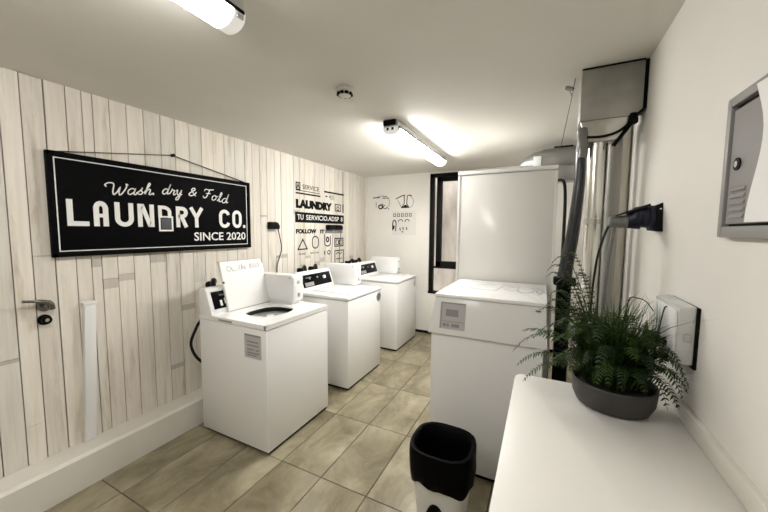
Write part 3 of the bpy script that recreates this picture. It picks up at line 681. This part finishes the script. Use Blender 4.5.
# ------------------------------------------------------------------ ducts and wiring on the right
t = thing('duct_plenum', 'square sheet steel duct box fixed in the corner of ceiling and right wall', 'duct', (.29, 2.14, 2.16))
B().prism([(.150, 2.170), (.385, 2.170), (.421, 2.200), (.421, 2.4395), (.150, 2.4395)], 'y', 2.06, 2.20, .003).build('box', 'plenum', t)
k = B(); k.box(.421, .4385, 2.07, 2.19, 2.20, 2.439); k.tube([(.387, 2.08, 2.168), (.424, 2.08, 2.200)], .007, 8); k.box(.152, .421, 2.056, 2.063, 2.431, 2.4385); k.build('seal_strip', 'black', t)
B().hexa([(.185, 2.075, 2.06), (.325, 2.075, 2.06), (.325, 2.185, 2.06), (.185, 2.185, 2.06), (.155, 2.065, 2.17), (.382, 2.065, 2.17), (.382, 2.195, 2.17), (.155, 2.195, 2.17)], .004).build('hopper', 'steel', t)
k = B(); k.tube(smooth3([(.19, 2.068, 2.085), (.26, 2.062, 2.08), (.33, 2.066, 2.10), (.392, 2.07, 2.155)], 5), .007, 8); k.tube([(.39, 2.075, 2.15), (.31, 2.08, 2.03)], .010, 8); k.cyl((.385, 2.06, 2.135), (.385, 2.075, 2.175), .022, 12); k.build('strap', 'black', t)
B().tube(smooth3([(.175, 2.10, 2.175), (.172, 2.09, 2.12), (.182, 2.10, 2.06), (.178, 2.11, 1.99)], 5), [.020]*4+[.030]*8+[.022]*4, 12).build('tape_wrap', 'plug_grey', t)
t = thing('round_duct', 'bright silver round duct running down beside the dryers', 'duct', (.25, 2.13, .0))
B().cyl((.248, 2.13, .0), (.248, 2.13, 2.0595), .044, 36).build('pipe', 'duct', t)
k = B(); k.box(.290, .294, 2.10, 2.16, .02, 2.055, .001); k.build('seam', 'steel', t)
for z_ in (1.62,): B().lathe([(.0445, z_), (.046, z_), (.046, z_+.03), (.0445, z_+.03)], .248, 2.13, 36, False).build('collar', 'steel', t)
tag(B().cyl((.345, 2.235, .0), (.345, 2.235, 2.165), .034, 28).build('shadow_pipe', 'shadow_grey'), 'added grey pipe for the wall shadow directly right of the bright silver duct', 'pipe')  # pipe added in place of the wall shadow beside the duct
tag(B().cyl((.408, 2.36, .0), (.408, 2.36, ZC-.001), .030, 28).build('wall_pipe', 'pipe'), 'beige painted pipe rising along the right wall behind the navy plug', 'pipe')
t = thing('exhaust_hose', 'dark glossy exhaust hose curving down left of the silver duct', 'hose', (.13, 2.5, 1.2))
B().tube(smooth3([(.195, 2.44, 2.10), (.198, 2.44, 1.95), (.188, 2.44, 1.75), (.172, 2.44, 1.55), (.150, 2.44, 1.38), (.138, 2.44, 1.26)], 6), [.028+.0008*i*.7 for i in range(31)], 20).build('hose', 'duct_dark', t)
B().box(.075, .205, 2.385, 2.50, 1.225, 1.275, .010).build('clamp', 'black', t)
B().cyl((.138, 2.44, .0), (.138, 2.44, 1.24), .045, 20).build('lower_pipe', 'black_gloss', t)
B().tube([(.195, 2.44, 2.09), (.200, 2.42, 2.20), (.210, 2.38, 2.30)], .029, 16).build('top_connector', 'grey_dark', t)
cord('power_cable', [(.090, 2.78, 1.965), (.105, 2.75, 1.96), (.125, 2.73, 1.93), (.135, 2.72, 1.80), (.135, 2.70, 1.50), (.128, 2.64, 1.32), (.118, 2.56, 1.27)], .011, 'black cable hanging between the tall dryer and the exhaust hose', 'cable')
# horizontal duct behind the tall dryer
t = thing('round_duct', 'silver horizontal duct with a tapered end above the tall dryer', 'duct', (.05, 3.6, 2.1))
k = B(); pts_ = [(-.20+.05*i, 3.60, 2.205) for i in range(10)]
k.tube([(-.235, 3.60, 2.245), (-.19, 3.60, 2.250), (-.12, 3.60, 2.258), (-.02, 3.60, 2.265), (.30, 3.60, 2.27)], [.015, .060, .100, .120, .122], 28); k.build('pipe', 'duct_grey', t)
B().box(.06, .30, 3.49, 3.72, 2.065, 2.20, .004).build('branch_box', 'duct_grey', t)
B().box(-.115, -.045, 3.472, 3.50, 2.19, 2.30, .003).build('label_tag', 'paper', t)
# threaded rod with a disc
t = thing('hanger_rod', 'thin slanted hanger rod with a dark disc left of the duct box', 'rod', (.11, 2.3, 2.2))
B().tube([(.127, 2.16, ZC-.001), (.115, 2.25, 2.35), (.085, 2.62, 2.16)], .003, 8).build('rod', 'plug_grey', t)
B().cyl((.096, 2.10, 2.362), (.099, 2.10, 2.370), .024, 20).build('disc', 'dark_chrome', t)
B().tube([(.096, 2.10, 2.366), (.118, 2.22, 2.366)], .004, 6).build('arm', 'dark_chrome', t)
k = B().tube([(.045, 2.60, 2.17), (.16, 2.58, 2.165)], .006, 8).build('cross_bar', 'black', t)
# industrial plug on the right wall
t = thing('industrial_socket', 'black wall bracket holding a navy socket with a grey plug', 'socket', (.40, 1.74, 1.58))
B().hexa([(XR-.020, 1.700, 1.582), (XR+.001, 1.690, 1.582), (XR+.001, 1.80, 1.590), (XR-.020, 1.80, 1.585), (XR-.020, 1.712, 1.692), (XR+.001, 1.712, 1.704), (XR+.001, 1.80, 1.70), (XR-.020, 1.80, 1.690)], .003).build('wall_plate', 'black', t)
sx0 = XR-.098
nb = B(); nb.rings([[(x_, 1.755+r_*math.cos(2*PI*i/24)*.8, zc_+r_*math.sin(2*PI*i/24)) for i in range(24)] for x_, r_, zc_ in ((XR-.016, .054, 1.640), (XR-.036, .054, 1.640), (XR-.04, .046, 1.644), (XR-.060, .045, 1.645), (XR-.066, .050, 1.642), (XR-.090, .046, 1.640), (sx0, .038, 1.634), (sx0-.012, .034, 1.630))])
nb.build('socket_body', 'navy', t)
B().hexa([(sx0-.055, 1.725, 1.648), (XR-.04, 1.715, 1.690), (XR-.04, 1.795, 1.690), (sx0-.055, 1.79, 1.648), (sx0-.057, 1.725, 1.653), (XR-.04, 1.715, 1.700), (XR-.04, 1.795, 1.700), (sx0-.057, 1.79, 1.653)]).build('flap', 'navy', t)
for z_, x_ in ((1.676, XR-.014), (1.600, XR-.012)): B().cyl((x_+.004, 1.699, z_), (x_+.004, 1.712, z_), .0035, 8).build('screw', 'chrome', t)
t = thing('industrial_plug', 'grey plug in the navy wall socket with two cords hanging down', 'plug', (.26, 1.735, 1.6))
nb = B(); nb.rings([[(x_, 1.755+r_*math.cos(2*PI*i/20), 1.624+r_*.9*math.sin(2*PI*i/20)) for i in range(20)] for x_, r_ in ((sx0-.012, .030), (sx0-.018, .033), (sx0-.026, .029), (sx0-.035, .031), (sx0-.045, .028), (sx0-.075, .028), (sx0-.080, .022))])
nb.build('plug_body', 'plug_grey', t)
px0 = sx0-.078
B().tube(smooth3([(px0+.006, 1.755, 1.618), (px0-.006, 1.755, 1.592), (px0-.020, 1.757, 1.54), (px0-.034, 1.76, 1.47), (px0-.040, 1.77, 1.40), (px0-.044, 1.79, 1.28), (px0-.045, 1.82, 1.05), (px0-.045, 1.85, .80)], 6), .005, 8).build('cord', 'rubber', t)
B().tube(smooth3([(px0+.022, 1.755, 1.608), (px0+.018, 1.755, 1.56), (px0+.008, 1.757, 1.46), (px0+.002, 1.76, 1.34), (px0-.002, 1.78, 1.15), (px0-.004, 1.85, .80)], 6), .0075, 8).build('cord', 'plug_grey', t)

# electrical panel with a paper sheet
t = thing('electrical_panel', 'grey metal electrical cabinet with a round lock, recessed in the right wall', 'electrical cabinet', (XR, 1.0, 1.565))
PX = XR-.022; py0, py1, pz0, pz1 = .52, 1.173, 1.567, 1.922
k = B()
for a0, a1, c0, c1 in ((py0+.022, py1-.020, pz0, pz0+.028), (py0+.022, py1-.020, pz1-.024, pz1), (py1-.020, py1, pz0, pz1), (py0, py0+.022, pz0, pz1)): k.box(PX, XR+.001, a0, a1, c0, c1, .003)
k.build('frame', 'grey', t)
B().box(PX+.015, XR+.0005, py0+.02, py1-.02, pz0+.028, pz1-.024).build('recess', 'black', t)
dr = B().box(PX+.005, PX+.016, py0+.026, py1-.027, pz0+.034, pz1-.036, .002).build('door', 'grey', t)
lk = B().tube([(PX+.006, 1.109, 1.748), (PX+.002, 1.109, 1.748)], .0155, 24).build('lock', 'black_gloss', dr)
B().cyl((PX+.0022, 1.109, 1.748), (PX+.0005, 1.109, 1.748), .0080, 16).build('keyhole', 'chrome', lk)
for i in range(5):
    z_ = 1.616+i*.0165; k = B(); k.hexa([(PX+.006, 1.062, z_), (PX+.006, 1.130, z_), (PX+.006, 1.130, z_+.010), (PX+.006, 1.062, z_+.010), (PX+.0005, 1.064, z_), (PX+.0005, 1.128, z_), (PX+.0045, 1.128, z_+.009), (PX+.0045, 1.064, z_+.009)]); k.build('louvre', 'grey', dr)
pp = B(); tt = bmesh.new(); cols = []
for j in range(13):
    v_ = j/12; z_ = 1.603+v_*.306
    ledge = 1.030-.042*math.sin(PI*min(1, v_**1.4))**1.2
    row = []
    for i in range(9):
        u_ = i/8; curl = .010*(1-u_)**2
        row.append(tt.verts.new((PX+.0035-curl, ledge-u_*.30, z_)))
    cols.append(row)
for j in range(12):
    for i in range(8): tt.faces.new([cols[j][i], cols[j][i+1], cols[j+1][i+1], cols[j+1][i]])
bmesh.ops.recalc_face_normals(tt, faces=tt.faces[:])
if tt.faces[0].normal.x > 0: bmesh.ops.reverse_faces(tt, faces=tt.faces[:])
pp.merge(tt); tag(pp.build('paper_sheet', 'paper'), 'white sheet of paper taped over the grey electrical cabinet door', 'paper')

# wall dispenser behind the plant
t = thing('wall_dispenser', 'white and clear dispenser box on the right wall beside the potted fern', 'dispenser', (.42, 1.43, 1.15))
B().box(XR-.008, XR+.001, 1.286, 1.52, 1.155, 1.348, .001).build('back_plate', 'black', t)
B().hexa([(XR-.052, 1.290, 1.165), (XR-.007, 1.290, 1.165), (XR-.007, 1.525, 1.165), (XR-.052, 1.525, 1.165), (XR-.050, 1.292, 1.344), (XR-.007, 1.290, 1.352), (XR-.007, 1.525, 1.352), (XR-.050, 1.525, 1.344)], .006).build('housing', 'clear', t)
B().box(XR-.058, XR-.05, 1.296, 1.515, 1.18, 1.335, .004).build('cover', 'plastic', t)
B().box(XR-.036, XR-.016, 1.2855, 1.292, 1.24, 1.265, .004).build('level_window', 'grey_light', t)

# ------------------------------------------------------------------ worktop and cabinet under it
k = B(); CT = .957
outl = [(-.083, .30), (XR-.001, .30), (XR-.001, 1.492), (-.045, 1.492), (-.067, 1.486), (-.079, 1.471), (-.083, 1.45)]
k.prism(outl, 'z', CT-.030, CT, .003)
tag(k.build('worktop', 'worktop'), 'white worktop in the lower right corner, along the right wall', 'worktop')
t = thing('base_cabinet', 'white cabinet under the worktop', 'cabinet', (.2, .9, 0))
B().box(-.04, XR-.003, .32, 1.47, .06, CT-.0305, .003).build('body', 'enamel', t)
B().box(-.0, XR-.01, .36, 1.46, 0, .062).build('plinth', 'black', t)
for i in range(2):
    d_ = B().box(-.058, -.041, .325+i*.585, .902+i*.585, .07, CT-.035, .003).build('door', 'enamel', t)
    B().box(-.075, -.057, .60+i*.585, .62+i*.585, .72, .86, .004).build('handle', 'chrome', d_)

# ------------------------------------------------------------------ bin and liner
bx, by = -.440, 1.638
t = thing('waste_bin', 'white plastic waste bin on the floor in front of the low dryer', 'bin', (bx, by, 0))
k = B(); k.rings([sup(.115, .105, bx, by, 0, 3.2), sup(.125, .115, bx, by, .01, 3.2), sup(.150, .140, bx, by, .25, 3.2), sup(.160, .149, bx, by, .410, 3.2), sup(.164, .153, bx, by, .415, 3.2), sup(.164, .153, bx, by, .427, 3.2), sup(.153, .142, bx, by, .427, 3.2), sup(.148, .136, bx, by, .25, 3.2), sup(.120, .11, bx, by, .02, 3.2)])
k.build('bucket', 'bin', t)
k = B(); k.prism([(bx+.055*math.cos(a), .05+.125*math.sin(a)) for a in [PI*j/12 for j in range(13)]], 'y', by-.142, by-.100); k.build('pedal_recess', 'black', t)
k = B(); loops = []
prof = [(1.03, .255, .0), (1.075, .275, 1), (1.085, .32, 1), (1.085, .38, .8), (1.09, .425, .3), (1.07, .441, .2), (1.0, .442, .2), (.93, .437, .3), (.86, .36, .6), (.80, .28, .8), (.72, .20, .8), (.5, .17, .6), (.02, .165, 0)]
for i, (s_, z_, w_) in enumerate(prof):
    lp = sup(.157*s_, .147*s_, bx, by, z_, 2.9, 72); out = []
    for j, p in enumerate(lp):
        v = Vector(p); n_ = noise.noise(Vector((v.x*26, v.y*26, v.z*9)))*.007*w_
        d_ = Vector((v.x-bx, v.y-by, 0)).normalized()
        dz = noise.noise(Vector((v.x*16, v.y*16, 3.1)))*.018 if i < 2 else noise.noise(Vector((v.x*30, v.y*30, z_*20)))*.006*w_
        if i == 0: dz += .03*math.sin(3*2*PI*j/72+.6)*.6
        v += d_*n_+Z*dz
        out.append(tuple(v))
    loops.append(out)
k.rings(loops, False)
tag(k.build('bin_bag', 'bag', smooth=60), 'black plastic liner bag folded over the rim of the white bin', 'bin bag')

# ------------------------------------------------------------------ potted fern
px, py = .248, 1.376
t = thing('potted_fern', 'green fern in a low charcoal pot on the white worktop', 'plant', (px, py, CT))
B().lathe([(0, CT), (.100, CT), (.112, CT+.006), (.125, CT+.035), (.130, CT+.088), (.127, CT+.092), (.122, CT+.088), (.120, CT+.068)], px, py, 56).build('pot', 'pot', t)
k = B(); k.lathe([(0, CT+.072), (.06, CT+.076), (.1215, CT+.068)], px, py, 40, False); k.build('soil', 'soil', t)
def clampx(v):
    v = Vector(v)
    lim = XR-.012
    if v.x > lim: v.x = lim-(v.x-lim)*.05
    if v.x > XR-.072 and 1.31 < v.y < 1.60 and v.z > 1.125: v.x = XR-.072
    r_ = math.hypot(v.x-px, v.y-py)
    zmin = CT+.012 if r_ > .135 else CT+.08
    if v.y < 1.52 and v.x > -.09 and v.z < zmin: v.z = zmin
    return v
rnd = random.Random(11)
def frond(az, length, rise, droop, m, leaflen=.03, npair=20, bend=0.0, r0=.05):
    d = Vector((math.cos(az), math.sin(az), 0)); sd = Vector((-d.y, d.x, 0)); pts = []
    base = Vector((px, py, CT+.082))+d*r0
    for i in range(npair+4):
        s_ = i/(npair+3)
        p = base+d*(length*s_*(1-.12*s_))+Z*(rise*math.sin(min(s_, 1)*PI*.62)-droop*s_**2.2)+sd*(bend*s_*s_)
        pts.append(clampx(p))
    b_ = B(); b_.tube(pts, [.0019*(1-.7*i/len(pts)) for i in range(len(pts))], 5)
    tt = bmesh.new()
    for i in range(3, len(pts)-1):
        s_ = i/(len(pts)-1); tg = (pts[i+1]-pts[i-1])
        if tg.length < 1e-5: continue
        tg.normalize(); side = tg.cross(Z); side = side.normalized() if side.length > .05 else sd
        up_ = side.cross(tg).normalized()
        ll = leaflen*(math.sin(PI*min(1, .15+.85*s_))**.7*.9+.12)
        for sg_ in (-1, 1):
            ld = (side*sg_+tg*.45+up_*rnd.uniform(-.25, .2)-Z*.12).normalized(); w_ = tg*(.0026+.0012*rnd.random())
            a0 = pts[i]; mid_ = a0+ld*ll*.45+up_*.002; tip = a0+ld*ll-Z*ll*.12
            if tip.x > XR-.006: continue
            q = [tt.verts.new(a0-w_*.4), tt.verts.new(mid_-w_), tt.verts.new(tip), tt.verts.new(mid_+w_), tt.verts.new(a0+w_*.4)]
            tt.faces.new(q)
    b_.merge(tt); return b_.build('frond', m, t)
# long pinnate fronds to the left
for az, ln_, rs, dp, bd in ((172, .30, .16, .02, 0), (184, .31, .12, .10, .02), (196, .29, .10, .12, 0), (165, .25, .26, .04, -.02), (150, .24, .30, .06, 0), (205, .22, .14, .08, .02), (178, .33, .20, .14, 0), (142, .22, .30, .0, .03), (190, .25, .19, .05, -.02), (160, .24, .21, .08, .02)):
    frond(math.radians(az), ln_, rs, dp, 'leaf', .036, 24, bd)
for az, ln_, rs, dp, bd in ((152, .19, .46, .0, 0), (160, .22, .45, .01, .01), (165, .24, .38, .0, 0), (156, .26, .42, .02, -.02), (140, .15, .38, .0, 0), (146, .20, .36, .02, 0), (168, .19, .36, .0, .02)):
    frond(math.radians(az), ln_, rs, dp, 'leaf', .030, 22, bd, .03)
for i in range(38):
    az = rnd.uniform(0, 360)
    ln_ = rnd.uniform(.12, .21); rs = rnd.uniform(.10, .27)
    dx = math.cos(math.radians(az))
    if dx > .3: ln_ *= .80
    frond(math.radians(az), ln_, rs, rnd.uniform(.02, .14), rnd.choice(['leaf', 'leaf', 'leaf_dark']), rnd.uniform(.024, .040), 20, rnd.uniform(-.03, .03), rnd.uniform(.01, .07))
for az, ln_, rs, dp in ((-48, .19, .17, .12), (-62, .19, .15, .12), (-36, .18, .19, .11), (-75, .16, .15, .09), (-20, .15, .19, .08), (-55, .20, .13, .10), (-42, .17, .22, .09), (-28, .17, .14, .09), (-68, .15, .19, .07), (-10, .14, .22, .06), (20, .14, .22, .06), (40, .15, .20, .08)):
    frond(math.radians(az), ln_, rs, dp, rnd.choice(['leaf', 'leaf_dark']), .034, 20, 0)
for az in (120, 135, 150, 165, 180, 195, 210, 225, 240):
    frond(math.radians(az), rnd.uniform(.16, .22), rnd.uniform(.15, .28), rnd.uniform(.04, .10), 'leaf', .040, 22, rnd.uniform(-.03, .03), .04)
# narrow upright blades in the middle
def blades(n, m, lo, hi, wid, spread, name, ox=0.0):
    tt = bmesh.new()
    for i in range(n):
        az = rnd.uniform(0, 2*PI); d = Vector((math.cos(az), math.sin(az), 0)); r0 = rnd.uniform(0, .08)
        h = rnd.uniform(lo, hi); out = rnd.uniform(.1, spread)*h
        base = Vector((px+ox, py, CT+.070))+d*(r0 if ox == 0 else r0*.5); side = Vector((-d.y, d.x, 0)).lerp(d, rnd.uniform(-.6, .6)).normalized()*wid*rnd.uniform(.6, 1.2)
        prev = None
        for j in range(8):
            s_ = j/7; p = clampx(base+d*out*s_*s_+Z*h*(s_-.22*s_**3)); w_ = side*(1-s_**1.6)*.5
            a_, b2 = tt.verts.new(p-w_), tt.verts.new(p+w_)
            if prev: tt.faces.new([prev[0], prev[1], b2, a_])
            prev = (a_, b2)
    b_ = B(); b_.merge(tt); return b_.build(name, m, t)
blades(380, 'leaf', .20, .42, .0058, .75, 'leaf_tuft')
blades(60, 'leaf_bright', .20, .40, .005, .8, 'leaf_tuft')
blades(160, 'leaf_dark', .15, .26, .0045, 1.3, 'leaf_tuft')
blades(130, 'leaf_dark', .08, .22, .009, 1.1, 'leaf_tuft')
blades(40, 'leaf_bright', .09, .20, .010, 1.4, 'leaf_tuft')
blades(240, 'leaf', .18, .42, .0058, .85, 'leaf_tuft', -.055)
blades(120, 'leaf', .12, .28, .0058, 1.0, 'leaf_tuft', .055)
# broad spear leaf and two curled dark stems
tt = bmesh.new(); prev = None
for j in range(9):
    s_ = j/8; p = Vector((.335, 1.41, CT+.12))+Vector((.012*s_, .02*s_, .19*s_)); w_ = Vector((.012, -.006, 0))*math.sin(PI*max(.03, s_))**.8
    a_, b2 = tt.verts.new(p-w_), tt.verts.new(p+w_)
    if prev: tt.faces.new([prev[0], prev[1], b2, a_])
    prev = (a_, b2)
b_ = B(); b_.merge(tt); b_.build('spear_leaf', 'leaf_bright', t)
B().tube(smooth3([(.355, 1.38, CT+.10), (.362, 1.375, CT+.24), (.374, 1.37, CT+.36), (.382, 1.365, CT+.375)], 6), .0022, 6).build('curled_stem', 'stem', t)
B().tube(smooth3([(.30, 1.42, CT+.10), (.285, 1.43, CT+.26), (.290, 1.43, CT+.375), (.315, 1.43, CT+.385), (.34, 1.43, CT+.375), (.36, 1.42, CT+.345)], 6), .002, 6).build('curled_stem', 'stem', t)

# ------------------------------------------------------------------ world and view
w = bpy.data.worlds.new('sky'); bpy.context.scene.world = w; w.use_nodes = True
bg = w.node_tree.nodes['Background']; bg.inputs['Color'].default_value = (1.0, .97, .93, 1); bg.inputs['Strength'].default_value = .85
vs = bpy.context.scene.view_settings
vs.view_transform = 'Standard'; vs.look = 'None'; vs.exposure = 1.88; vs.gamma = 1.0; vs.use_curve_mapping = False
